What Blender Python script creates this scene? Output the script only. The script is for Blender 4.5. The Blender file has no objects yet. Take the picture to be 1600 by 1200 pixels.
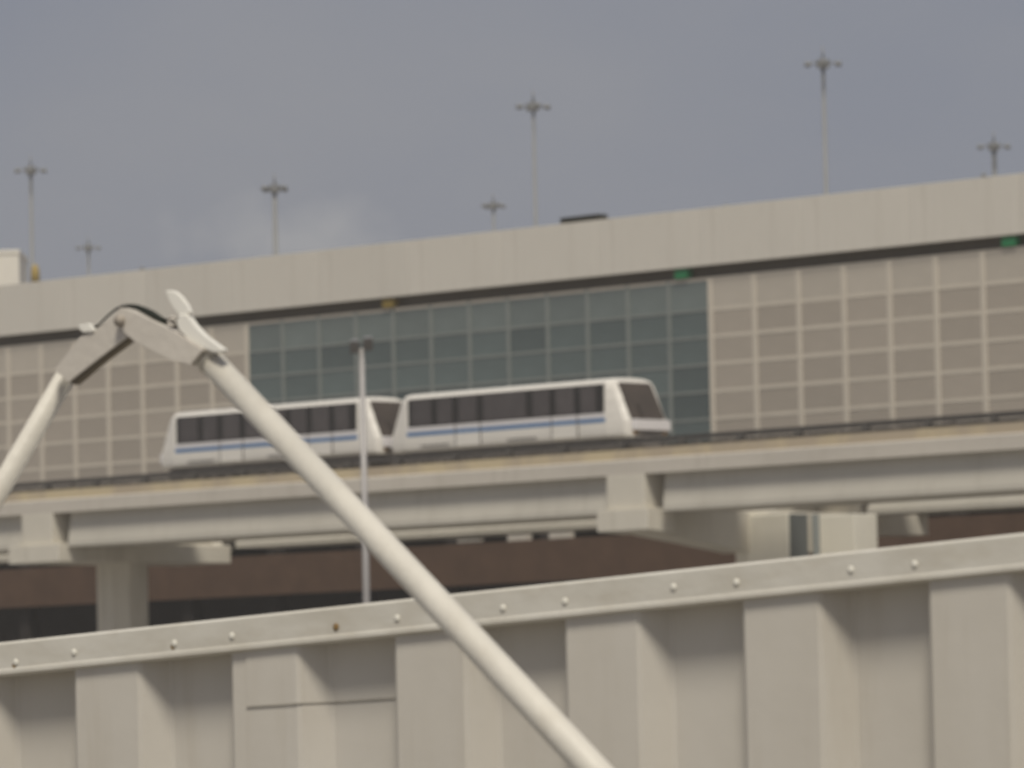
import bpy, bmesh, math, random
from mathutils import Vector, Matrix
random.seed(7)
sc = bpy.context.scene
COL = sc.collection

# ------------------------------------------------------------------ camera
F_PX = 9080.0                      # focal length in photograph pixels (1600 wide)
PITCH = math.atan(567 / F_PX)
ROLL = 0.021
CAM = Vector((0, 0, 2.4))
fwd = Vector((0, math.cos(PITCH), math.sin(PITCH)))
up0 = Vector((0, -math.sin(PITCH), math.cos(PITCH)))
rt0 = Vector((1, 0, 0))
rt = rt0 * math.cos(ROLL) - up0 * math.sin(ROLL)
up = rt0 * math.sin(ROLL) + up0 * math.cos(ROLL)
cd = bpy.data.cameras.new('camera')
cam = bpy.data.objects.new('camera', cd)
COL.objects.link(cam)
m = Matrix((rt, up, -fwd)).transposed().to_4x4()
m.translation = CAM
cam.matrix_world = m
cd.sensor_width = 36.0
cd.lens = 36.0 * F_PX / 1600.0
cd.clip_start = 0.1
cd.clip_end = 6000
cd.dof.use_dof = True
cd.dof.focus_distance = 13.5
cd.dof.aperture_fstop = 13.0
sc.camera = cam

# ------------------------------------------------------------------ sky, sun, exposure
SUN_AZ = math.radians(-89)         # direction towards the sun, measured from +X
SUN_EL = math.radians(58)
w = bpy.data.worlds.new('World')
sc.world = w
w.use_nodes = True
nt = w.node_tree
nt.nodes.clear()
N = nt.nodes.new
out = N('ShaderNodeOutputWorld')
bg = N('ShaderNodeBackground')
bg.inputs['Strength'].default_value = 0.1
sky = N('ShaderNodeTexSky')
sky.sky_type = 'NISHITA'
sky.sun_disc = False
sky.sun_elevation = SUN_EL
sky.sun_rotation = math.radians(90) - SUN_AZ
sky.air_density = 1.2
sky.dust_density = 3.0
tc = N('ShaderNodeTexCoord')
mp = N('ShaderNodeMapping')
mp.inputs['Scale'].default_value = (1, 1, 2.0)
n1 = N('ShaderNodeTexNoise')
n1.inputs['Scale'].default_value = 8.0
n1.inputs['Detail'].default_value = 4.0
n1.inputs['Roughness'].default_value = 0.5
cr = N('ShaderNodeValToRGB')
cr.color_ramp.elements[0].position = 0.36
cr.color_ramp.elements[0].color = (1.16, 1.22, 1.47, 1)
cr.color_ramp.elements[1].position = 0.66
cr.color_ramp.elements[1].color = (1.40, 1.41, 1.55, 1)
mix = N('ShaderNodeMix')
mix.data_type = 'RGBA'
mix.inputs['Factor'].default_value = 0.95
L = nt.links.new
L(tc.outputs['Generated'], mp.inputs['Vector'])
L(mp.outputs['Vector'], n1.inputs['Vector'])
L(n1.outputs['Fac'], cr.inputs['Fac'])
# a faint pale cloud bank low above the roofline
sep = N('ShaderNodeVectorMath'); sep.operation = 'SUBTRACT'
cdir = (fwd + rt * ((450 - 800) / F_PX) - up * ((375 - 600) / F_PX)).normalized()
sep.inputs[1].default_value = cdir
scl = N('ShaderNodeVectorMath'); scl.operation = 'MULTIPLY'
scl.inputs[1].default_value = (60.0, 10.0, 150.0)
ln = N('ShaderNodeVectorMath'); ln.operation = 'LENGTH'
n2 = N('ShaderNodeTexNoise')
n2.inputs['Scale'].default_value = 110.0
n2.inputs['Detail'].default_value = 5.0
ad = N('ShaderNodeMath'); ad.operation = 'MULTIPLY_ADD'
ad.inputs[1].default_value = 2.2
mr = N('ShaderNodeMapRange')
mr.inputs['From Min'].default_value = 2.3
mr.inputs['From Max'].default_value = 1.2
mr.inputs['To Max'].default_value = 0.75
mc = N('ShaderNodeMix'); mc.data_type = 'RGBA'
mc.inputs[7].default_value = (1.80, 1.78, 1.84, 1)
L(tc.outputs['Generated'], sep.inputs[0])
L(sep.outputs['Vector'], scl.inputs[0])
L(scl.outputs['Vector'], ln.inputs[0])
L(tc.outputs['Generated'], n2.inputs['Vector'])
L(n2.outputs['Fac'], ad.inputs[0])
L(ln.outputs['Value'], ad.inputs[2])
L(ad.outputs['Value'], mr.inputs['Value'])
L(mr.outputs['Result'], mc.inputs['Factor'])
L(cr.outputs['Color'], mc.inputs[6])
L(sky.outputs['Color'], mix.inputs[6])
L(mc.outputs[2], mix.inputs[7])
L(mix.outputs[2], bg.inputs['Color'])
L(bg.outputs['Background'], out.inputs['Surface'])

sd = bpy.data.lights.new('sun', 'SUN')
sd.energy = 1.5
sd.angle = math.radians(16)
sd.color = (1.0, 0.94, 0.82)
so = bpy.data.objects.new('sun', sd)
COL.objects.link(so)
sdir = Vector((math.cos(SUN_AZ) * math.cos(SUN_EL), math.sin(SUN_AZ) * math.cos(SUN_EL), math.sin(SUN_EL)))
so.rotation_euler = sdir.to_track_quat('Z', 'Y').to_euler()
so.location = (0, -30, 60)

sc.view_settings.view_transform = 'Standard'
sc.view_settings.look = 'None'
sc.view_settings.gamma = 1.0
sc.view_settings.exposure = 0.86
sc.view_settings.use_curve_mapping = False
sc.render.engine = 'CYCLES'
sc.cycles.max_bounces = 6
sc.cycles.diffuse_bounces = 3
sc.cycles.volume_bounces = 1
sc.render.resolution_x = 1024
sc.render.resolution_y = 768

# ------------------------------------------------------------------ materials
MATS = {}
def mat(name, col, rough=0.7, var=0.0, scale=1.0, col2=None, metal=0.0, bump=0.0, spec=0.3,
        stretch=(1, 1, 1), lo=0.35, hi=0.7, rnd=0.0, emit=None, bscale=None, streak=None):
    """noise-mottled principled material; col2 is the second colour of the mottling, rnd a per-piece tone"""
    if name in MATS:
        return MATS[name]
    mt = bpy.data.materials.new(name)
    mt.use_nodes = True
    t = mt.node_tree
    b = t.nodes['Principled BSDF']
    b.inputs['Roughness'].default_value = rough
    b.inputs['Metallic'].default_value = metal
    b.inputs['Specular IOR Level'].default_value = spec
    if col2 is None:
        col2 = tuple(c * (1 - var) for c in col)
    tcn = t.nodes.new('ShaderNodeTexCoord')
    mpn = t.nodes.new('ShaderNodeMapping')
    mpn.inputs['Scale'].default_value = stretch
    nz = t.nodes.new('ShaderNodeTexNoise')
    nz.inputs['Scale'].default_value = scale
    nz.inputs['Detail'].default_value = 5
    nz.inputs['Roughness'].default_value = 0.6
    rp = t.nodes.new('ShaderNodeValToRGB')
    rp.color_ramp.elements[0].position = lo
    rp.color_ramp.elements[0].color = (*col2, 1)
    rp.color_ramp.elements[1].position = hi
    rp.color_ramp.elements[1].color = (*col, 1)
    t.links.new(tcn.outputs['Object'], mpn.inputs['Vector'])
    t.links.new(mpn.outputs['Vector'], nz.inputs['Vector'])
    t.links.new(nz.outputs['Fac'], rp.inputs['Fac'])
    src = rp.outputs['Color']
    if streak:                                  # (scale across, scale down, strength, colour)
        m2 = t.nodes.new('ShaderNodeMapping')
        m2.inputs['Scale'].default_value = (streak[0], streak[0], streak[1])
        z2 = t.nodes.new('ShaderNodeTexNoise')
        z2.inputs['Scale'].default_value = 1.0
        z2.inputs['Detail'].default_value = 6
        z2.inputs['Roughness'].default_value = 0.65
        r2 = t.nodes.new('ShaderNodeMapRange')
        r2.inputs['From Min'].default_value = 0.52
        r2.inputs['From Max'].default_value = 0.74
        r2.inputs['To Max'].default_value = streak[2]
        x2 = t.nodes.new('ShaderNodeMix')
        x2.data_type = 'RGBA'
        x2.inputs[7].default_value = (*streak[3], 1)
        t.links.new(tcn.outputs['Object'], m2.inputs['Vector'])
        t.links.new(m2.outputs['Vector'], z2.inputs['Vector'])
        t.links.new(z2.outputs['Fac'], r2.inputs['Value'])
        t.links.new(r2.outputs['Result'], x2.inputs['Factor'])
        t.links.new(src, x2.inputs[6])
        src = x2.outputs[2]
    if rnd > 0:
        oi = t.nodes.new('ShaderNodeObjectInfo')
        mr = t.nodes.new('ShaderNodeMapRange')
        mr.inputs['To Min'].default_value = 1 - rnd
        mr.inputs['To Max'].default_value = 1 + rnd
        hv = t.nodes.new('ShaderNodeHueSaturation')
        t.links.new(oi.outputs['Random'], mr.inputs['Value'])
        t.links.new(mr.outputs['Result'], hv.inputs['Value'])
        t.links.new(src, hv.inputs['Color'])
        src = hv.outputs['Color']
    t.links.new(src, b.inputs['Base Color'])
    if bump > 0:
        nb = t.nodes.new('ShaderNodeTexNoise')
        nb.inputs['Scale'].default_value = bscale or scale * 6
        nb.inputs['Detail'].default_value = 4
        t.links.new(tcn.outputs['Object'], nb.inputs['Vector'])
        bp = t.nodes.new('ShaderNodeBump')
        bp.inputs['Strength'].default_value = bump
        bp.inputs['Distance'].default_value = 0.02
        t.links.new(nb.outputs['Fac'], bp.inputs['Height'])
        t.links.new(bp.outputs['Normal'], b.inputs['Normal'])
    if emit:
        b.inputs['Emission Color'].default_value = (*emit[0], 1)
        b.inputs['Emission Strength'].default_value = emit[1]
    MATS[name] = mt
    return mt

M_PARAPET = mat('parapet_precast', (0.67, 0.63, 0.56), 0.85, 0.06, 0.5, stretch=(1, 1, 0.3), rnd=0.03, bump=0.1, streak=(1.1, 0.12, 0.4, (0.50, 0.455, 0.39)))
M_CLAD = mat('beige_fibre_panel', (0.43, 0.38, 0.32), 0.55, 0.08, 0.9, rnd=0.07, spec=0.35)
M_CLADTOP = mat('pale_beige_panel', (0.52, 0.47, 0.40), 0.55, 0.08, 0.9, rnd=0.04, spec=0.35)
M_MULL = mat('beige_mullion', (0.64, 0.58, 0.49), 0.6, 0.08, 1.0)
M_GLASS = mat('green_tinted_glass', (0.128, 0.160, 0.155), 0.12, 0.25, 0.35, rnd=0.22, spec=0.5)
M_GLASSTOP = mat('green_glass_lit_top', (0.175, 0.205, 0.195), 0.15, 0.2, 0.5, rnd=0.10, spec=0.5)  # lighter green paints reflected sky and lit ceilings into the top panes
M_GMULL = mat('grey_green_mullion', (0.24, 0.26, 0.245), 0.5, 0.1, 1.0)
M_DARKSTRIP = mat('shadow_strip_bronze', (0.12, 0.098, 0.065), 0.5, 0.2, 0.6)  # dark bronze stands in for shade in the gap below the parapet
M_BROWN = mat('brown_brick_spandrel', (0.13, 0.079, 0.052), 0.9, 0.25, 0.8, bump=0.2)
M_DARK = mat('dark_opening', (0.038, 0.032, 0.029), 0.9, 0.4, 0.4)
M_CONC = mat('guideway_concrete', (0.64, 0.59, 0.515), 0.85, 0.13, 0.35, stretch=(0.5, 1, 2), bump=0.1, streak=(1.6, 0.25, 0.45, (0.44, 0.40, 0.33)))
M_CONC2 = mat('girder_concrete', (0.60, 0.565, 0.49), 0.85, 0.12, 0.3, stretch=(0.6, 1, 1), bump=0.1, streak=(1.3, 0.2, 0.5, (0.42, 0.385, 0.32)))
M_PIER = mat('pier_concrete', (0.70, 0.655, 0.56), 0.85, 0.12, 0.5, stretch=(1, 1, 0.4), bump=0.1, streak=(2.0, 0.25, 0.5, (0.46, 0.42, 0.34)))
M_PALE = mat('sunlit_pale_concrete', (0.86, 0.82, 0.71), 0.8, 0.08, 0.5, stretch=(1, 1, 0.4))  # sunlit brightness of the two columns put into a paler colour
M_SHADE_GREY = mat('painted_shade_grey', (0.17, 0.18, 0.17), 0.6, 0.25, 1.5, stretch=(1, 1, 0.2))  # dark grey standing in for shade beside and between the columns
M_CURB = mat('stained_kerb_concrete', (0.50, 0.42, 0.28), 0.9, 0, 0.55, col2=(0.40, 0.335, 0.25), stretch=(1, 1, 0.6), lo=0.42, hi=0.58, bump=0.2)
M_RAIL = mat('dark_guide_rail_steel', (0.13, 0.122, 0.112), 0.6, 0.3, 2.0)
M_WHITE = mat('white_car_paint', (0.83, 0.79, 0.72), 0.35, 0.06, 0.8, spec=0.4)
M_WHITE2 = mat('cool_white_car_paint', (0.80, 0.765, 0.76), 0.35, 0.04, 0.8, spec=0.4)
M_BLUE = mat('blue_stripe_paint', (0.13, 0.25, 0.46), 0.4, 0.1, 1.0)
M_PANE = mat('car_window_pane', (0.092, 0.080, 0.078), 0.12, 0.25, 1.2, rnd=0.15, spec=0.45)
M_BAND = mat('car_window_band', (0.030, 0.027, 0.025), 0.3, 0.2, 1.0)
M_SHIELD = mat('car_windscreen', (0.085, 0.066, 0.05), 0.1, 0.3, 0.7, spec=0.45)
M_SKIRT = mat('grey_underframe', (0.20, 0.18, 0.165), 0.7, 0.35, 1.2)
M_TYRE = mat('tyre_rubber', (0.03, 0.03, 0.03), 0.9, 0.2, 4)
M_AMBER = mat('amber_marker_lens', (0.35, 0.20, 0.07), 0.4, 0.2, 4)
M_MAST = mat('galvanised_mast', (0.29, 0.29, 0.285), 0.55, 0.15, 0.3, metal=0.2)
M_POLE = mat('galvanised_pole', (0.44, 0.42, 0.41), 0.5, 0.12, 0.8, metal=0.2)
M_FLOOD = mat('flood_housing', (0.10, 0.092, 0.085), 0.6, 0.2, 3)
M_LENS = mat('flood_lens', (0.45, 0.45, 0.47), 0.2, 0.1, 3)
M_TUBE = mat('cream_arm_paint', (0.74, 0.70, 0.615), 0.45, 0.12, 9, spec=0.4, bump=0.08, streak=(14, 9, 0.4, (0.52, 0.465, 0.37)))
M_CHAN = mat('grey_white_channel_paint', (0.66, 0.61, 0.54), 0.55, 0.08, 14, bump=0.08)
M_WHT = mat('white_plastic_lit_gusset', (0.90, 0.87, 0.79), 0.4, 0.05, 10)
M_HOSE = mat('black_rubber_hose', (0.03, 0.035, 0.028), 0.7, 0.3, 20)
M_BOLT = mat('steel_bolt', (0.42, 0.37, 0.31), 0.6, 0.3, 30, metal=0.2)
M_INNER = mat('shaded_inside_brown', (0.25, 0.215, 0.165), 0.8, 0.3, 14)  # shade inside the channels put into a dark brown
M_CONT = mat('container_paint', (0.62, 0.585, 0.525), 0.55, 0, 2.2, col2=(0.55, 0.51, 0.44), stretch=(1, 1, 0.35), lo=0.3, hi=0.65, bump=0.06, bscale=14, streak=(16, 1.6, 0.4, (0.46, 0.41, 0.33)))
M_TOPRAIL = mat('container_rail_paint', (0.66, 0.63, 0.56), 0.5, 0, 7, col2=(0.57, 0.535, 0.46), stretch=(1, 1, 3), lo=0.3, hi=0.6, bump=0.08, bscale=25, streak=(9, 22, 0.5, (0.50, 0.45, 0.36)))
M_RIVET = mat('rivet_paint', (0.80, 0.77, 0.68), 0.35, 0.08, 30)
M_RUST = mat('rusty_rivet', (0.36, 0.25, 0.11), 0.8, 0, 60, col2=(0.16, 0.09, 0.035))
M_SEAM = mat('sealant_line', (0.50, 0.465, 0.40), 0.8, 0.3, 20)
M_YELLOW = mat('yellow_beacon_paint', (0.42, 0.31, 0.11), 0.6, 0.15, 3)
M_BLACK = mat('black_louvre', (0.028, 0.028, 0.016), 0.7, 0.3, 3)
M_BLOCK = mat('white_render', (0.85, 0.80, 0.70), 0.8, 0.05, 0.6)
M_GREEN = mat('green_light_mark', (0.03, 0.30, 0.11), 0.4, 0.1, 3)
M_OCHRE = mat('ochre_light_mark', (0.38, 0.27, 0.06), 0.5, 0.1, 3)
M_ROOF = mat('roof_membrane', (0.30, 0.29, 0.27), 0.9, 0.2, 0.2)
M_GROUND = mat('apron_concrete', (0.30, 0.285, 0.26), 0.9, 0.25, 0.08, bump=0.15, bscale=3)

# ------------------------------------------------------------------ helpers
def link(name, me, mt, parent=None, loc=(0, 0, 0), rot=(0, 0, 0)):
    o = bpy.data.objects.new(name, me)
    if mt is not None and len(me.materials) == 0:
        me.materials.append(mt)
    COL.objects.link(o)
    o.parent = parent
    o.location = loc
    o.rotation_euler = rot
    return o
def tag(o, label, cat, group=None):
    o['label'] = label
    o['category'] = cat
    if group:
        o['group'] = group
    return o
def thing(name, label, cat, loc=(0, 0, 0), rz=0.0, group=None):
    o = bpy.data.objects.new(name, None)
    COL.objects.link(o)
    o.empty_display_size = 0.2
    o.location = loc
    o.rotation_euler = (0, 0, rz)
    return tag(o, label, cat, group)
def bm_mesh(name, bm, smooth=False):
    bmesh.ops.recalc_face_normals(bm, faces=bm.faces)
    me = bpy.data.meshes.new(name)
    bm.to_mesh(me)
    bm.free()
    if smooth:
        for p in me.polygons:
            p.use_smooth = True
    return me
def add_box(bm, x0, x1, y0, y1, z0, z1, bev=0.0):
    vs = [bm.verts.new(p) for p in [(x0, y0, z0), (x1, y0, z0), (x1, y1, z0), (x0, y1, z0),
                                    (x0, y0, z1), (x1, y0, z1), (x1, y1, z1), (x0, y1, z1)]]
    fs = [bm.faces.new([vs[i] for i in q]) for q in
          [(0, 3, 2, 1), (4, 5, 6, 7), (0, 1, 5, 4), (1, 2, 6, 5), (2, 3, 7, 6), (3, 0, 4, 7)]]
    if bev > 0:
        es = list({e for f_ in fs for e in f_.edges})
        bmesh.ops.bevel(bm, geom=es, offset=bev, segments=2, profile=0.5, affect='EDGES')
def box(name, mt, parent, x0, x1, y0, y1, z0, z1, bev=0.0):
    bm = bmesh.new()
    add_box(bm, x0, x1, y0, y1, z0, z1, bev)
    return link(name, bm_mesh(name, bm), mt, parent)
def box_mesh(name, sx, sy, sz, bev=0.0):
    """box mesh centred on x and z, y from 0 to sy"""
    bm = bmesh.new()
    add_box(bm, -sx / 2, sx / 2, 0, sy, -sz / 2, sz / 2, bev)
    return bm_mesh(name, bm)
def add_tube(bm, pts, rads, seg=14, cap=True):
    pts = [Vector(p) for p in pts]
    rings = []
    for i, p in enumerate(pts):
        a = pts[max(i - 1, 0)]
        b = pts[min(i + 1, len(pts) - 1)]
        d = (b - a).normalized()
        ref = Vector((0, 0, 1)) if abs(d.z) < 0.95 else Vector((1, 0, 0))
        x = d.cross(ref).normalized()
        y = d.cross(x).normalized()
        r = rads[i] if hasattr(rads, '__len__') else rads
        rings.append([bm.verts.new(p + x * r * math.cos(2 * math.pi * k / seg) + y * r * math.sin(2 * math.pi * k / seg)) for k in range(seg)])
    for i in range(len(rings) - 1):
        for k in range(seg):
            bm.faces.new([rings[i][k], rings[i][(k + 1) % seg], rings[i + 1][(k + 1) % seg], rings[i + 1][k]])
    if cap:
        bm.faces.new(rings[0][::-1])
        bm.faces.new(rings[-1])
def tube(name, mt, parent, pts, rads, seg=14):
    bm = bmesh.new()
    add_tube(bm, pts, rads, seg)
    me = bm_mesh(name, bm, True)
    return link(name, me, mt, parent)
def prism(name, mt, parent, poly, axis, a0, a1, bev=0.0):
    """extrude a 2D polygon; axis 'x': poly is (y,z); 'y': poly is (x,z); 'z': poly is (x,y)"""
    bm = bmesh.new()
    def P(p, a):
        return {'x': (a, p[0], p[1]), 'y': (p[0], a, p[1]), 'z': (p[0], p[1], a)}[axis]
    v0 = [bm.verts.new(P(p, a0)) for p in poly]
    v1 = [bm.verts.new(P(p, a1)) for p in poly]
    n = len(poly)
    bm.faces.new(v0)
    bm.faces.new(v1[::-1])
    for i in range(n):
        bm.faces.new([v0[i], v0[(i + 1) % n], v1[(i + 1) % n], v1[i]])
    if bev > 0:
        bmesh.ops.bevel(bm, geom=list(bm.edges), offset=bev, segments=2, profile=0.5, affect='EDGES')
    return link(name, bm_mesh(name, bm), mt, parent)
def copy_tree(o, parent=None):
    c = o.copy()
    COL.objects.link(c)
    c.parent = parent
    for ch in list(o.children):
        copy_tree(ch, c)
    return c

# frame of the guideway and terminal: local x runs along the track (right, towards the camera), y away from it
K = math.sqrt(0.5)
GO = Vector((4.6, 229.81, 0))
GRZ = math.radians(-45)
def G(s, n, z=0.0):
    return GO + Vector((K, -K, 0)) * s + Vector((K, K, 0)) * n + Vector((0, 0, z))

# ------------------------------------------------------------------ ground
bm = bmesh.new()
add_box(bm, -3000, 3000, -600, 4500, -0.5, 0.0)
g = link('ground', bm_mesh('ground', bm), M_GROUND)
g['kind'] = 'structure'

# ------------------------------------------------------------------ terminal building
T = thing('terminal_building', 'long beige airport terminal with a gridded wall, dark green glazing and pale parapet', 'building', G(0, 21), GRZ)
S0, S1 = -72.0, 30.0               # extent along the track
ROWS = [22.85, 21.45, 20.25, 19.04, 17.84, 16.63, 15.43, 14.22]
cols = [-15.08 - 2.526 * i for i in range(22, 0, -1)] + [-15.08 + 2.62 * i for i in range(0, 10)]
G_L, G_R = -15.08 - 2.526 * 12 - 0.01, -15.08
box('wall_backing', M_DARK, T, S0, S1, 0.16, 30, 13.9, 22.95)
box('lower_wall', M_CONC2, T, S0, S1, 0.6, 30, 12.55, 13.88)
box('opening_backing', M_DARK, T, S0, S1, 3.0, 30, 0.0, 12.5)
box('spandrel', M_BROWN, T, S0, S1, 0.0, 0.35, 9.84, 11.74)
box('plinth_wall', M_BROWN, T, S0, S1, 0.0, 0.35, 0.0, 5.2)
for i in range(17):                                             # dark storey columns between the spandrels
    x = S0 + 3 + i * 6.1
    box('storey_column', M_DARK, T, x, x + 0.7, 0.4, 1.1, 5.2, 12.5)
box('shadow_strip', M_DARKSTRIP, T, S0, S1, 0.3, 0.5, 22.87, 23.515)  # recessed strip, coloured dark for the shadow gap
box('strip_sill', M_MULL, T, S0, S1, 0.02, 0.298, 22.852, 22.89)
box('roof', M_ROOF, T, S0, S1, 0.01, 30, 23.52, 25.55)
# parapet panels
pm = box_mesh('parapet_panel', 6.15 - 0.016, 0.25, 2.53, 0.008)
pm.materials.append(M_PARAPET)
x = -9.31 - 6.15 * 10
while x < S1 - 6:
    link('parapet_panel', pm, None, T, (x + 3.075, -0.25, 23.39 + 1.265))
    x += 6.15
box('parapet_coping', M_PARAPET, T, S0, S1, -0.24, 0.25, 25.86, 25.91)
# grid of panels and panes
cache = {}
def panel_mesh(kind, wd, ht, mt):
    k = (kind, round(wd, 3), round(ht, 3), mt.name)
    if k not in cache:
        me = box_mesh(kind, wd, 0.06, ht, 0.008)
        me.materials.append(mt)
        cache[k] = me
    return cache[k]
for i in range(len(cols) - 1):
    a, b = cols[i], cols[i + 1]
    glass = G_L - 0.5 < a < G_R - 0.5
    for j in range(len(ROWS) - 1):
        zt, zb = ROWS[j], ROWS[j + 1]
        if glass:
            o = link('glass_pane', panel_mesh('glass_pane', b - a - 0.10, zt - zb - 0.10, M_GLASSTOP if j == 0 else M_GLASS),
                     None, T, ((a + b) / 2, 0.06, (zt + zb) / 2))
            o.rotation_euler = (random.uniform(-.004, .004), 0, random.uniform(-.004, .004))
        else:
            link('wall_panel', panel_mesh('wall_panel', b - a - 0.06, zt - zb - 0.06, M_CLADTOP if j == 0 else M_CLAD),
                 None, T, ((a + b) / 2, 0.05 + random.uniform(-.008, .008), (zt + zb) / 2))
mv = {}
for i, a in enumerate(cols):
    gl = G_L + 0.5 < a < G_R - 0.5
    k = 'g' if gl else 'b'
    if k not in mv:
        mv[k] = box_mesh('mullion', 0.20 if gl else 0.27, 0.10, 22.85 - 14.22, 0.02)
        mv[k].materials.append(M_GMULL if gl else M_MULL)
    link('mullion', mv[k], None, T, (a, 0.005, (22.85 + 14.22) / 2))
for j, z in enumerate(ROWS):
    for (a, b, mt, h) in ((cols[0], G_L, M_MULL, 0.16), (G_L + 0.02, G_R, M_GMULL, 0.12), (G_R, cols[-1], M_MULL, 0.16)):
        if j == 0:
            mt, h = M_MULL, 0.10
        box('transom', mt, T, a, b, 0.036, 0.11, z - h / 2 - (0.05 if j == 0 else 0), z + h / 2 - (0.05 if j == 0 else 0))
# coloured boxes painting the small lights in the dark strip under the parapet
for s, mt in ((-16.72, M_GREEN), (2.21, M_GREEN), (-35.49, M_OCHRE)):
    f_ = box('strip_light_mark', mt, T, s - 0.38, s + 0.38, -0.1, 0.295, 22.94, 23.335, 0.03)

# things on the roof edge
t = thing('roof_louvre', 'long black louvre box standing on the pale parapet', 'vent', G(-23.68, 22, 25.55), GRZ)
box('housing', M_BLACK, t, -1.22, 1.22, -0.3, 0.3, 0.42, 0.76, 0.03)
for sx in (-0.9, 0.9):
    box('leg', M_BLACK, t, sx - 0.05, sx + 0.05, -0.05, 0.05, 0.0, 0.42)
for i in range(3):
    box('blade', M_BLACK, t, -1.15, 1.15, -0.36, -0.3, 0.47 + i * 0.1, 0.52 + i * 0.1)
t = thing('roof_beacon', 'small yellow beacon housing on the parapet at far left', 'beacon', G(-62.0, 22, 25.55), GRZ)
tube('post', M_YELLOW, t, [(0, 0, 0), (0, 0, 0.5)], 0.1)
tube('housing', M_YELLOW, t, [(0, 0, 0.35), (0, 0, 0.4), (0, 0, 1.05), (0, 0, 1.3), (0, 0, 1.4)], [0.1, 0.24, 0.22, 0.16, 0.06])
for s, h, lb in ((-14.87, 0.62, 'small dark vent stub on the parapet right of the black louvre'),
                 (-53.94, 0.7, 'small dark vent stub on the parapet above the white arm'),
                 (0.03, 0.72, 'small dark vent stub on the parapet at far right')):
    t = thing('roof_vent', lb, 'vent', G(s, 22, 25.55), GRZ, 'vent stubs along the parapet')
    tube('pipe', M_MAST, t, [(0, 0, 0), (0, 0, h - 0.1)], 0.05)
    tube('cap', M_MAST, t, [(0, 0, h - 0.15), (0, 0, h - 0.1), (0, 0, h)], [0.12, 0.12, 0.04])

# white block at the far left edge
t = thing('white_stair_tower', 'blank white tower rising behind the parapet at far left', 'building', (-31.4, 339, 0), 0.0)
box('wall', M_BLOCK, t, -3.4, 2.7, 0, 6, 0, 31.8)
box('roof_edge', M_BLOCK, t, -3.45, 2.75, -0.05, 6.05, 31.8, 32.05, 0.02)

# wall-mounted boxes in the dark opening behind the guideway
for s0, s1, z0, z1, lb in ((-28.05, -26.75, 11.74, 12.2, 'pale box on the brown wall under the guideway, middle of three'),
                           (-25.4, -24.05, 11.74, 12.2, 'pale box on the brown wall under the guideway, nearest the haunched pier'),
                           (-31.3, -29.9, 11.80, 11.93, 'thin pale tray on the brown wall under the guideway, left of the boxes')):
    t = thing('ledge_box', lb, 'box', G((s0 + s1) / 2, 21.18, 11.74), GRZ, 'pale boxes on the brown ledge')
    hw = (s1 - s0) / 2
    box('body', M_CONC, t, -hw, hw, -0.15, 0.15, max(z0 - 11.74, 0.002), z1 - 11.78, 0.015)
    box('lid', M_PIER, t, -hw - 0.02, hw + 0.02, -0.17, 0.17, z1 - 11.778, z1 - 11.74)

# ------------------------------------------------------------------ guideway
GW = thing('elevated_guideway', 'pale concrete elevated guideway carrying the white train cars', 'guideway', G(0, 0), GRZ)
P1, P2 = -36.2, -0.25
PIERS = [P1 - 36, P1, P2, P2 + 36]
for k in range(3):                                              # edge beams, span by span
    a, b = PIERS[k], PIERS[k + 1]
    prism('edge_beam', M_CONC, GW, [(0.0, 13.06), (0.0, 13.62), (0.05, 13.67), (0.75, 13.67), (0.75, 13.3), (0.42, 13.06)], 'x', a + 0.012, b - 0.012)
    prism('kerb', M_CURB, GW, [(0.42, 13.674), (0.46, 14.10), (0.72, 14.10), (0.74, 13.674)], 'x', a + 0.012, b - 0.012)
    box('deck', M_CONC2, GW, a + 0.012, b - 0.012, 0.755, 6.9 if k < 2 else 5.0, 13.32, 13.62)
    box('far_deck', M_CONC2, GW, a + 0.012, b - 0.012, 10.4 if k < 2 else 11.8, 13.8 if k < 2 else 15.4, 13.32, 13.62)
    prism('near_girder', M_CONC2, GW, [(0.26, 11.57), (0.26, 11.76), (0.30, 12.0), (0.38, 12.5), (0.44, 13.055), (0.8, 13.31), (3.9, 13.31),
                                  (3.7, 12.95), (3.7, 12.4), (4.2, 11.86), (4.2, 11.58)], 'x', a + 1.75, b - 1.15)
    y0 = 10.0 if k < 2 else 12.2
    prism('far_girder', M_CONC2, GW, [(y0, 11.58), (y0, 11.82), (y0 + .45, 12.25), (y0 + .5, 12.95), (y0, 13.31), (y0 + 2.6, 13.31),
                                  (y0 + 2.2, 12.95), (y0 + 2.2, 12.25), (y0 + 2.6, 11.82), (y0 + 2.6, 11.58)], 'x', a + 1.9, b - 1.15)
for y in (2.35, 4.05):
    box('running_plinth', M_CONC2, GW, PIERS[0], PIERS[3], y - 0.3, y + 0.3, 13.625, 14.02)
for y in (1.0, 4.82):
    prism('guide_rail', M_RAIL, GW, [(y - .09, 14.34), (y - .09, 14.40), (y - .03, 14.40), (y - .03, 14.50), (y - .09, 14.50), (y - .09, 14.55),
                                     (y + .09, 14.55), (y + .09, 14.34)], 'x', PIERS[0], PIERS[3])
pst = None
s = -72.0 + 0.5
bm = bmesh.new()
add_box(bm, -0.07, 0.07, -0.1, 0.12, 13.62, 14.345)
add_box(bm, -0.16, 0.16, -0.14, -0.10, 14.22, 14.44)
add_box(bm, -0.16, 0.16, -0.12, 0.16, 13.60, 13.68)
post_me = bm_mesh('rail_post', bm)
post_me.materials.append(M_RAIL)
for y in (1.0, 4.82):
    s = 1.94 - 3.2 * 23
    while s < 35:
        link('rail_post', post_me, None, GW, (s + random.uniform(-.15, .15), y, 0))
        s += 3.2
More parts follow.
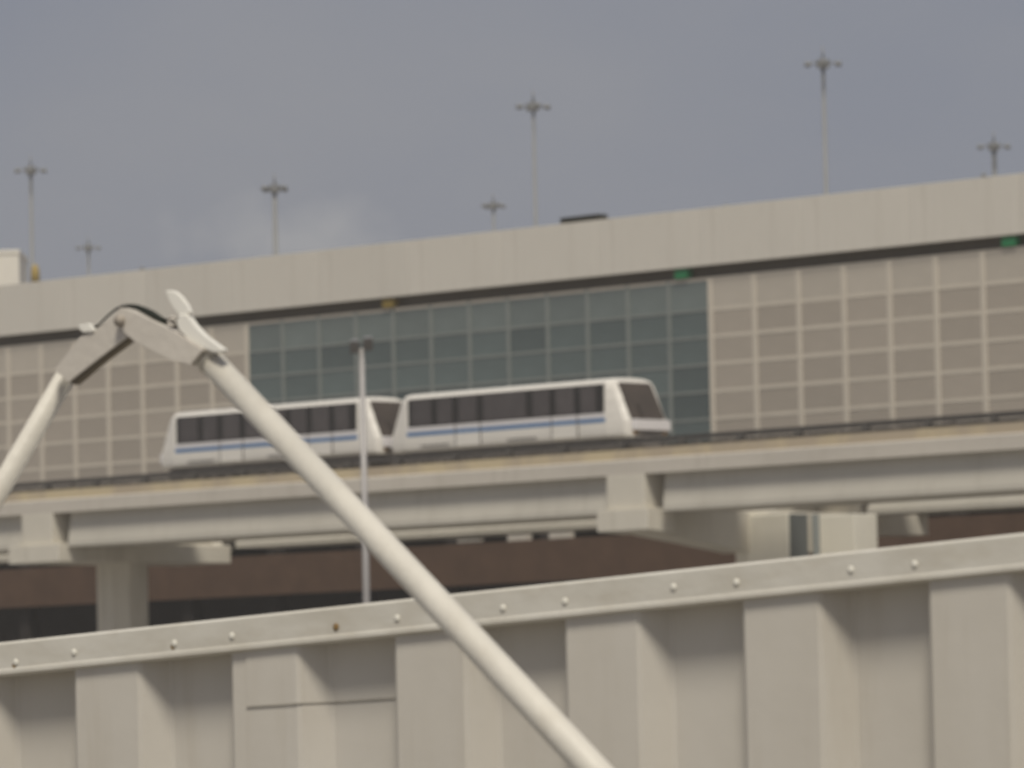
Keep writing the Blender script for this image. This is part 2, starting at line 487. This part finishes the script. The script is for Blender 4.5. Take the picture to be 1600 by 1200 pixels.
# small power rail brackets and junction boxes along the near rail
bm = bmesh.new()
add_box(bm, -0.16, 0.16, -0.06, 0.06, 14.12, 14.30, 0.01)
add_box(bm, -0.03, 0.03, -0.03, 0.03, 13.62, 14.14)
br_me = bm_mesh('power_rail_bracket', bm)
br_me.materials.append(M_SKIRT)
s = -70.0
while s < 33:
    link('power_rail_bracket', br_me, None, GW, (s, 1.3, random.uniform(-.05, .05)))
    s += random.choice((0.9, 1.3, 1.7))

def pier(name, s, half, label, wide):
    p = thing(name, label, 'pier', G(s, 0), GRZ)
    if wide:
        prism('cap', M_PIER, p, [(-0.25, 11.70), (-0.25, 10.84), (0.6, 10.80), (1.3, 10.76), (1.3, 11.70)], 'x', -half, half, 0.03)
        prism('cap_arm', M_PIER, p, [(1.302, 11.69), (1.302, 10.74), (6.6, 10.05), (11.2, 10.05), (12.6, 10.84), (17.6, 10.84), (17.6, 11.69)], 'x', -1.0, 0.5, 0.03)
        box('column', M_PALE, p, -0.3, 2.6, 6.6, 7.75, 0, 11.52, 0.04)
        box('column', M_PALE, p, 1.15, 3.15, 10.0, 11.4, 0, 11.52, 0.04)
        box('shade_panel', M_SHADE_GREY, p, 2.602, 2.70, 6.68, 7.7, 0.2, 11.5, 0.01)  # added dark panel that paints shade onto the column's side face
        tube('drain_pipe', M_SHADE_GREY, p, [(2.75, 8.1, 0), (2.75, 8.1, 11.5)], 0.16)  # pipe coloured dark so the gap looks shaded
        for y in (12.6, 16.9):
            box('pedestal', M_PIER, p, -half + 0.2, half - 0.2, y, y + 0.6, 11.702, 12.2)
    else:
        prism('cap', M_PIER, p, [(-0.25, 11.70), (-0.25, 10.90), (9.9, 10.90), (9.9, 11.70)], 'x', -half, half, 0.03)
        c = 0.52
        R_ = 1.06
        poly = [(-R_, -c), (-c, -R_), (c, -R_), (R_, -c), (R_, c), (c, R_), (-c, R_), (-R_, c)]
        poly = [(x_, y_ + 4.9) for x_, y_ in poly]
        prism('column', M_PIER, p, poly, 'z', 0, 10.9)
        prism('pedestal', M_PIER, p, [(-half + .3, 11.702), (-half + .5, 12.05), (half - .5, 12.05), (half - .3, 11.702)], 'y', 9.1, 9.7)
    box('end_block', M_PIER, p, -1.05, 1.05, -0.02, 1.6, 11.704, 13.055, 0.03)
    return p
pier('hammerhead_pier', P1, 1.7, 'concrete T-shaped pier with one faceted column at left, under the guideway', False)
pier('haunched_pier', P2, 1.4, 'wide concrete pier with sloping haunch and two pale columns, right of centre', True)

# ------------------------------------------------------------------ people mover cars
def car_body_mesh():
    # ring half profile (half width factor, z)
    prof = [(0.94, 14.74), (0.985, 14.86), (1.0, 15.1), (1.0, 15.4), (1.0, 15.75), (0.995, 16.3), (0.985, 16.75), (0.95, 16.95), (0.86, 17.08), (0.66, 17.15), (0.33, 17.175), (0.0, 17.18)]
    full = [(-a, z) for a, z in prof] + [(a, z) for a, z in prof[-2::-1]]
    def xend(z):
        return 6.95 if z < 15.4 else 6.95 - 0.515 * (z - 15.4)
    bm = bmesh.new()
    rings = []
    spec = [(-1, 1.0, 1.02, -0.10), (-1, 0.78, 1.22, -0.03), (-1, 0, 1.35, 0), (1, 0, 1.35, 0), (1, 0.78, 1.22, -0.03), (1, 1.0, 1.02, -0.10)]
    for sg, fr, hw, dz in spec:
        ring = []
        for a, z in full:
            zz = z + dz * max(0, (z - 15.4) / 1.8)
            x = sg * (5.85 + (xend(zz) - 5.85) * fr)
            ring.append(bm.verts.new((x, 1.35 + a * hw, zz)))
        rings.append(ring)
    for i in range(len(rings) - 1):
        n = len(full)
        for k in range(n):
            bm.faces.new([rings[i][k], rings[i][(k + 1) % n], rings[i + 1][(k + 1) % n], rings[i + 1][k]])
    bm.faces.new(rings[0])
    bm.faces.new(rings[-1][::-1])
    return bm_mesh('body', bm)
body_me = car_body_mesh()
def end_panel(sg, y0, y1, z0, z1, off, bow=0.0):
    """panel lying on the raked end face, corners rounded"""
    pts = []
    r = 0.13
    for cx, cz, a0 in ((y1 - r, z1 - r, 0), (y0 + r, z1 - r, 90), (y0 + r, z0 + r, 180), (y1 - r, z0 + r, 270)):
        for k in range(5):
            a = math.radians(a0 + 22.5 * k)
            pts.append((cx + r * math.cos(a), cz + r * math.sin(a)))
    bm = bmesh.new()
    def X(z):
        return 6.95 if z < 15.4 else 6.95 - 0.515 * (z - 15.4)
    v0 = [bm.verts.new((sg * (X(z) + off), y, z)) for y, z in pts]
    v1 = [bm.verts.new((sg * (X(z) - 0.05), y, z)) for y, z in pts]
    bm.faces.new(v0)
    bm.faces.new(v1[::-1])
    for i in range(len(pts)):
        bm.faces.new([v0[i], v0[(i + 1) % len(pts)], v1[(i + 1) % len(pts)], v1[i]])
    return bm
def make_car():
    c = thing('people_mover_car', 'x', 'train car', (0, 0, 0), GRZ, 'cars of the white train')
    link('body', body_me, M_WHITE, c)
    panes = [(-5.38, -4.22), (-3.86, -2.98), (-2.58, -1.54), (-1.14, 1.32), (1.74, 2.68), (3.04, 4.08), (4.46, 5.30)]
    for side in (0, 1):
        f0 = (lambda d: -d) if side == 0 else (lambda d: 2.7 + d)
        def slab(nm, mt, par, x0, x1, z0, z1, d, bev=0.0):
            ya, yb = sorted((f0(d), f0(-0.05)))
            return box(nm, mt, par, x0, x1, ya, yb, z0, z1, bev)
        wb = slab('window_band', M_BAND, c, -5.60, 5.76, 15.75, 16.92, 0.014)
        for a, b in panes:
            slab('pane', M_PANE, wb, a, b, 15.80, 16.87, 0.022)
        slab('waist_line', M_WHITE2, c, -5.70, 5.80, 15.565, 15.735, 0.014)
        slab('stripe', M_BLUE, c, -5.70, 5.80, 15.375, 15.535, 0.012)
        for a, b in ((-2.80, -1.34), (2.78, 4.26)):
            d = slab('door', M_WHITE, c, a, b, 14.84, 15.36, 0.018)
            for xx in (a, b, ):
                slab('door_seal', M_SKIRT, d, xx - 0.028, xx + 0.028, 14.84, 15.73, 0.024)
        for a, b in ((-4.9, -3.2), (0.2, 1.9)):
            slab('skirt_vent', M_SKIRT, c, a, b, 14.93, 14.97, 0.012)
    for sg in (-1, 1):
        link('windscreen', bm_mesh('windscreen', end_panel(sg, 0.38, 2.32, 15.46, 16.98, 0.014)), M_SHIELD, c)
        wp = link('wiper', bm_mesh('wiper', end_panel(sg, 1.30, 1.36, 15.48, 16.2, 0.03)) if False else box_mesh('wiper', 0.02, 0.05, 0.6), M_BAND, c, (sg * 6.78, 1.0, 15.82), (0, sg * math.radians(-27), 0))
        bmp = prism('bumper', M_WHITE2, c, [(0.36, 15.0), (0.36, 15.38), (0.45, 15.43), (2.35, 15.43), (2.46, 15.38), (2.46, 15.0)], 'x',
                    min(sg * 6.5, sg * 7.12), max(sg * 6.5, sg * 7.12), 0.03)
        box('end_panel', M_SKIRT, c, min(sg * 6.6, sg * 6.97), max(sg * 6.6, sg * 6.97), 0.5, 2.2, 14.80, 15.0)
        for y in (0.42, 2.12):
            box('marker_lamp', M_AMBER, c, min(sg * 6.6, sg * 6.985), max(sg * 6.6, sg * 6.985), y, y + 0.25, 14.84, 14.98)
        box('coupler', M_SKIRT, c, min(sg * 6.4, sg * 7.12), max(sg * 6.4, sg * 7.12), 0.9, 1.8, 14.35, 14.78)
    box('underframe', M_SKIRT, c, -6.1, 6.1, 0.2, 2.5, 14.30, 14.76)
    for xx in (-4.4, 4.4):
        for y in (0.35, 2.05):
            tube('wheel', M_TYRE, c, [(xx, y, 14.48), (xx, y + 0.3, 14.48)], 0.455, 20)
    for xx, l in ((-1.9, 1.3), (0.6, 1.8), (2.3, 0.9)):
        box('equipment_box', M_SKIRT, c, xx, xx + l, 0.25, 0.8, 14.12, 14.34)
    return c
car = make_car()
car.location = G(-9.05, 2.0)
car['label'] = 'leading white train car at right, its whole blue-striped side and dark windscreen in view'
car2 = copy_tree(car)
car2.location = G(-23.55, 2.0, 0.06)
car2['label'] = 'trailing white train car at left, partly crossed by the diagonal arm'

# ------------------------------------------------------------------ masts and floodlight pole
def mast(x, y, h, rad, label, arms):
    t = thing('light_mast', label, 'light mast', (x, y, 0), random.uniform(0, 1), 'light masts beyond the terminal')
    tube('pole', M_MAST, t, [(0, 0, 0), (0, 0, h)], [rad * 1.6, rad * 0.75], 12)
    tube('finial', M_MAST, t, [(0, 0, h), (0, 0, h + 0.7)], [0.07, 0.03], 6)
    bm = bmesh.new()
    add_tube(bm, [(0, 0, h - 0.5), (0, 0, h - 0.45), (0, 0, h - 0.05), (0, 0, h)], [0.15, 0.34, 0.34, 0.15], 12)
    link('hub', bm_mesh('hub', bm), M_MAST, t)
    for k in range(arms):
        a = 2 * math.pi * k / arms
        ca, sa = math.cos(a), math.sin(a)
        tube('arm', M_MAST, t, [(0.2 * ca, 0.2 * sa, h - 0.22), (0.85 * ca, 0.85 * sa, h - 0.18)], 0.045, 6)
        tube('lamp_head', M_MAST, t, [(0.62 * ca, 0.62 * sa, h - 0.26), (0.95 * ca, 0.95 * sa, h - 0.26)], [0.12, 0.15], 8)
    return t
mast(-28.71, 348.47, 37.9, .13, 'tall grey light mast at far left, above the yellow beacon', 4)
mast(-32.58, 448.42, 41.9, .13, 'short-looking distant light mast between the two tall masts at left', 4)
mast(-14.05, 348.56, 36.5, .17, 'thick grey light mast above the left end of the dark glazing', 4)
mast(1.49, 318.42, 37.8, .11, 'thin tall light mast just left of the black roof louvre', 4)
mast(-1.07, 418.37, 41.7, .13, 'distant light mast barely clearing the roof near the middle', 4)
mast(16.4, 298.4, 37.5, .12, 'tallest light mast in the picture, right of centre', 4)
mast(28.48, 338.5, 37.1, .17, 'light mast at far right, its head just above the parapet', 4)

t = thing('floodlight_pole', 'slim grey pole with twin floodlights in front of the train', 'light pole', (-3.87, 150.0, 0), 0.0)
tube('pole', M_POLE, t, [(0, 0, 0), (0, 0, 12.75)], [0.11, 0.07], 12)
tube('base', M_POLE, t, [(0, 0, 0), (0, 0, 0.25)], [0.2, 0.18], 12)
tube('crossarm', M_POLE, t, [(-0.25, 0, 12.72), (0.25, 0, 12.76)], 0.035, 8)
for sx, dz in ((-0.18, -0.03), (0.17, 0.04)):
    fl = prism('floodlight', M_FLOOD, t, [(-0.16, 12.66 + dz), (-0.2, 12.94 + dz), (0.12, 13.0 + dz), (0.1, 12.68 + dz)], 'x', sx - 0.12, sx + 0.12, 0.015)
    box('lens', M_LENS, fl, sx - 0.1, sx + 0.1, -0.1, 0.1, 12.99 + dz, 13.03 + dz)

# ------------------------------------------------------------------ cargo container in the foreground
CTH = math.radians(36)
CO = Vector((-0.0067, 8.3038, 0))
UC = Vector((math.cos(CTH), -math.sin(CTH), 0))
NC = Vector((math.sin(CTH), math.cos(CTH), 0))
CT = thing('cargo_container', 'white corrugated steel container with riveted top rail across the foreground', 'container', CO, -CTH)
CS0, CS1 = -3.6, 2.4
def rail_z(s):
    return 2.627 + 0.0535 * s
# corrugated side: profile along x, depth in +y
PITCH_C, FRONT, SLOPE, DEP = 0.304, 0.127, 0.032, 0.038
prof = []
k0 = math.floor((CS0 + 0.82) / PITCH_C)
s = -0.82 + PITCH_C * k0
def bend(xa, ya, xb, yb):
    return [(xa, ya), (xb, yb)]
while s < CS1 + 0.3:
    e = 0.004
    prof += [(s + e, 0.0), (s + FRONT - e, 0.0), (s + FRONT + e * .7, e * .9),
             (s + FRONT + SLOPE - e * .7, DEP - e * .9), (s + FRONT + SLOPE + e, DEP),
             (s + PITCH_C - 0.016 - e, DEP), (s + PITCH_C - 0.016 + e * .5, DEP - e * .9), (s + PITCH_C - e * .5, e * .9)]
    s += PITCH_C
prof = [p for p in prof if CS0 + 0.03 < p[0] < CS1 - 0.03]
def profile_y(x):
    for (xa, ya), (xb, yb) in zip(prof, prof[1:]):
        if xa <= x <= xb:
            return ya + (yb - ya) * (x - xa) / max(xb - xa, 1e-9)
    return 0
bm = bmesh.new()
cols_v = []
for x, y in prof:
    zt = rail_z(x) - 0.03
    cols_v.append([bm.verts.new((x, y, 0.25 + (zt - 0.25) * q / 10)) for q in range(11)])
for i in range(len(cols_v) - 1):
    for q in range(10):
        bm.faces.new([cols_v[i][q], cols_v[i + 1][q], cols_v[i + 1][q + 1], cols_v[i][q + 1]])
sp = link('side_panel', bm_mesh('side_panel', bm), M_CONT, CT)
# welded patch plate following the corrugation
px0, px1 = -0.487, -0.228
xs = [px0] + [x for x, _ in prof if px0 < x < px1] + [px1]
bm = bmesh.new()
fr, bk = [], []
for x in xs:
    zb = 2.468 + (x - px0) * 0.03
    y = profile_y(x)
    fr.append([bm.verts.new((x, y - 0.0018, zb)), bm.verts.new((x, y - 0.0018, rail_z(x) - 0.04))])
    bk.append([bm.verts.new((x, y + 0.002, zb)), bm.verts.new((x, y + 0.002, rail_z(x) - 0.04))])
for i in range(len(xs) - 1):
    bm.faces.new([fr[i][0], fr[i + 1][0], fr[i + 1][1], fr[i][1]])
    bm.faces.new([fr[i][0], bk[i][0], bk[i + 1][0], fr[i + 1][0]])
bm.faces.new([fr[0][0], fr[0][1], bk[0][1], bk[0][0]])
bm.faces.new([fr[-1][0], bk[-1][0], bk[-1][1], fr[-1][1]])
pp = link('patch_plate', bm_mesh('patch_plate', bm), M_CONT, CT)
bm = bmesh.new()
sv = []
for x in xs:
    zb = 2.468 + (x - px0) * 0.03
    y = profile_y(x) - 0.0022
    sv.append([bm.verts.new((x, y, zb - 0.0018)), bm.verts.new((x, y, zb + 0.0005))])
for i in range(len(xs) - 1):
    bm.faces.new([sv[i][0], sv[i + 1][0], sv[i + 1][1], sv[i][1]])
a = [(xs[-1], profile_y(xs[-1]) - 0.0022)]
v = [bm.verts.new((xs[-1] - 0.001, a[0][1], 2.475)), bm.verts.new((xs[-1] + 0.0015, a[0][1], 2.475)),
     bm.verts.new((xs[-1] + 0.0015, a[0][1], 2.575)), bm.verts.new((xs[-1] - 0.001, a[0][1], 2.575))]
bm.faces.new(v)
link('weld_seam', bm_mesh('weld_seam', bm), M_SEAM, pp)
# top rail: sloped square tube with a thin lower lip
bm = bmesh.new()
rv = []
for s in (CS0, CS1):
    z = rail_z(s)
    rv.append([bm.verts.new((s, y, z + dz)) for y, dz in ((-0.002, 0.0), (-0.008, -0.004), (-0.008, -0.0405), (-0.0095, -0.044), (-0.0095, -0.049), (-0.002, -0.052), (0.06, -0.052), (0.06, 0.0))])
n = len(rv[0])
for i in range(n):
    bm.faces.new([rv[0][i], rv[1][i], rv[1][(i + 1) % n], rv[0][(i + 1) % n]])
bm.faces.new(rv[0])
bm.faces.new(rv[1][::-1])
tr = link('top_rail', bm_mesh('top_rail', bm), M_TOPRAIL, CT)
bm = bmesh.new()
bmesh.ops.create_icosphere(bm, subdivisions=2, radius=0.0056)
for vv in bm.verts:
    if vv.co.y > 0.0005:
        vv.co.y = 0.0005
    vv.co.y *= 0.38
rm = bm_mesh('rivet', bm, True)
rm.materials.append(M_RIVET)
rm2 = rm.copy()
rm2.materials.clear()
rm2.materials.append(M_RUST)
vis = [(-0.929, 2.544), (-0.813, 2.556), (-0.617, 2.564), (-0.507, 2.572), (-0.312, 2.58), (-0.2, 2.589), (-0.01, 2.598), (0.099, 2.604),
       (0.286, 2.618), (0.392, 2.621), (0.581, 2.632), (0.684, 2.636)]
bm = bmesh.new()
bmesh.ops.create_circle(bm, cap_ends=True, segments=10, radius=0.0075, matrix=Matrix.Rotation(math.radians(90), 4, 'X'))
for vv in bm.verts:
    vv.co *= random.uniform(0.6, 1.2)
stain_me = bm_mesh('rust_stain', bm)
stain_me.materials.append(M_RUST)
for i, (s, z) in enumerate(vis):
    o = link('rivet', rm2 if i == 4 else rm, None, tr, (s, -0.0085, z))
    if i in (0, 2):
        st = link('rust_stain', stain_me, None, o, (-0.003, -0.0002, -0.0045))
        st.scale = (0.55, 1, 0.65)
for s in [-1.12, -1.23, -1.42, -1.53, 0.89, 0.99, 1.19, 1.30]:
    link('rivet', rm, None, tr, (s, -0.0085, rail_z(s) - 0.026))
box('bottom_rail', M_TOPRAIL, CT, CS0, CS1, -0.012, 0.06, 0.12, 0.27)
box('end_wall', M_CONT, CT, CS0 + 0.005, CS0 + 0.05, 0.062, 2.3, 0.12, 2.40)
box('end_wall', M_CONT, CT, CS1 - 0.05, CS1 - 0.005, 0.062, 2.3, 0.12, 2.70)
box('back_wall', M_CONT, CT, CS0 + 0.06, CS1 - 0.06, 2.25, 2.3, 0.12, 2.40)
box('floor', M_INNER, CT, CS0 + 0.06, CS1 - 0.06, 0.07, 2.24, 0.12, 0.2)
for s in (CS0 + 0.04, CS1 - 0.04):
    for y in (0.02, 2.2):
        box('foot', M_TOPRAIL, CT, s - 0.06, s + 0.06, y, y + 0.1, 0.0, 0.12)

# ------------------------------------------------------------------ jointed arm standing in front of the container
AY = -0.75                          # local y of the arm's front face in the container's frame
ARM = thing('jointed_arm', 'cream tubular folding arm with a hinged elbow, standing before the container', 'arm', CO, -CTH)
a_t = Vector((math.sin(0), 0, 0))
A0 = CO + NC * AY
def A(px, py, dy=0.0):
    """photo position to the arm's own plane, in its local frame"""
    d = fwd + rt * ((px - 800) / F_PX) - up * ((py - 600) / F_PX)
    t_ = ((A0 + NC * dy - CAM).dot(NC)) / d.dot(NC)
    p = CAM + d * t_
    return (p - CO).dot(UC), AY + dy, p.z
def plate(name, mt, pts, y0, th, bev=0.004, parent=None):
    poly = [(A(x, y)[0], A(x, y)[2]) for x, y in pts]
    return prism(name, mt, parent or ARM, poly, 'y', AY + y0, AY + y0 + th, bev)
def to_ground(p, q):
    d = Vector(q) - Vector(p)
    return tuple(Vector(p) + d * (p[2] - 0.02) / (-d.z))
# right tube
pa, pb = A(303, 536, 0.025), A(930, 1205, 0.025)
pg = to_ground(pa, pb)
q = [Vector(pa).lerp(Vector(pg), u_) for u_ in (0, 0.22, 1)]
tube('tube', M_TUBE, ARM, q, [0.0172, 0.0205, 0.0235], 28)
tube('foot_plate', M_TUBE, ARM, [(pg[0], pg[1], 0), (pg[0], pg[1], 0.025)], 0.12, 20)
# left tube
pa, pb = A(104, 586, 0.03), A(-8, 778, 0.03)
pg = to_ground(pa, pb)
q = [Vector(pa).lerp(Vector(pg), u_) for u_ in (0, 0.22, 1)]
tube('tube', M_TUBE, ARM, q, [0.0140, 0.0152, 0.018], 28)
tube('foot_plate', M_TUBE, ARM, [(pg[0], pg[1], 0), (pg[0], pg[1], 0.025)], 0.12, 20)
# left channel: front web, with underside shade painted dark along its lower edge
lc = plate('channel', M_CHAN, [(83, 577), (104, 598), (150, 561), (204, 521), (207, 497), (197, 484), (186, 484), (147, 514), (122, 527)], 0.003, 0.004, 0.0012)
plate('channel_back', M_INNER, [(90, 578), (105, 598), (150, 562), (204, 522), (206, 500), (196, 488), (150, 518), (124, 532)], 0.021, 0.004, 0.0012, lc)
plate('channel_lip', M_INNER, [(100, 594), (109, 601), (150, 566), (206, 525), (204, 519), (149, 559)], 0.008, 0.013, 0.001, lc)
# right channel
rc = plate('channel', M_CHAN, [(183, 486), (190, 481), (200, 482), (212, 489), (252, 508), (277, 520), (320, 546), (299, 571), (268, 561), (214, 536), (196, 521), (185, 500)], -0.003, 0.005, 0.0014)
plate('channel_back', M_INNER, [(200, 488), (252, 512), (300, 540), (327, 554), (308, 576), (270, 562), (214, 537), (200, 520)], 0.016, 0.004, 0.0012, rc)
plate('channel_top', M_CHAN, [(200, 484), (212, 490), (252, 509), (277, 521), (320, 547), (318, 551), (276, 526), (252, 514), (206, 492)], 0.003, 0.012, 0.001, rc)
# pivot bolt
px_, py_, pz_ = A(191, 502)
tube('pivot_bolt', M_BOLT, ARM, [(px_, AY - 0.010, pz_), (px_, AY - 0.003, pz_), (px_, AY + 0.036, pz_)], [0.0068, 0.0078, 0.0078], 16)
# hose over the elbow
hp = [(146, 515), (156, 506), (168, 494), (180, 484), (191, 479), (203, 478), (214, 480), (226, 485), (238, 491), (249, 498), (259, 504)]
hr = [1.5, 1.6, 1.8, 2.0, 2.4, 3.2, 4.2, 5.4, 6.0, 5.6, 3.5]
tube('hose', M_HOSE, ARM, [A(x, y, 0.016) for x, y in hp], [r_ / 1180 for r_ in hr], 12)
# white lever, ring, gusset, collar, hook
plate('lever', M_WHT, [(254, 454), (263, 453), (271, 455), (280, 463), (289, 477), (295, 488), (286, 494), (277, 494), (268, 480), (261, 467)], 0.004, 0.007, 0.002)
rx, ry, rz_ = A(264, 502)
bm = bmesh.new()
ring_pts = [(rx + 0.0055 * math.cos(a_ * math.pi / 8), AY + 0.006, rz_ + 0.0055 * math.sin(a_ * math.pi / 8)) for a_ in range(17)]
add_tube(bm, ring_pts, 0.0022, 8)
link('ring', bm_mesh('ring', bm, True), M_CHAN, ARM)
plate('gusset', M_WHT, [(273, 503), (278, 491), (290, 490), (295, 500), (303, 511), (318, 526), (336, 539), (347, 545), (345, 551), (331, 551), (312, 543), (292, 529), (277, 515)], 0.002, 0.012, 0.002)  # brightness of the upward-facing gusset painted in with a whiter colour
plate('hook', M_WHT, [(121, 508), (139, 505), (145, 512), (147, 517), (139, 520), (136, 515), (131, 521), (125, 516)], 0.0, 0.006, 0.0015)
for (x_, y_, dx, dy) in ((322, 556, 10, 11),):
    p_, q_ = A(x_, y_, 0.025), A(x_ + dx, y_ + dy, 0.025)
    tube('collar', M_TUBE, ARM, [p_, q_], 0.0192 if dx > 0 else 0.0155, 24)

# ------------------------------------------------------------------ thin haze in the air
hz = bpy.data.materials.new('haze')
hz.use_nodes = True
t_ = hz.node_tree
t_.nodes.clear()
ho = t_.nodes.new('ShaderNodeOutputMaterial')
pv = t_.nodes.new('ShaderNodeVolumePrincipled')
pv.inputs['Color'].default_value = (0.90, 0.88, 0.87, 1)
pv.inputs['Density'].default_value = 0.00026
t_.links.new(pv.outputs['Volume'], ho.inputs['Volume'])
bm = bmesh.new()
add_box(bm, -3010, 3010, -610, 4510, -1.5, 46.0)
ho_ = link('haze', bm_mesh('haze', bm), hz)
ho_['kind'] = 'stuff'
ho_['label'] = 'thin pale haze filling the air over the apron'
ho_['category'] = 'haze'
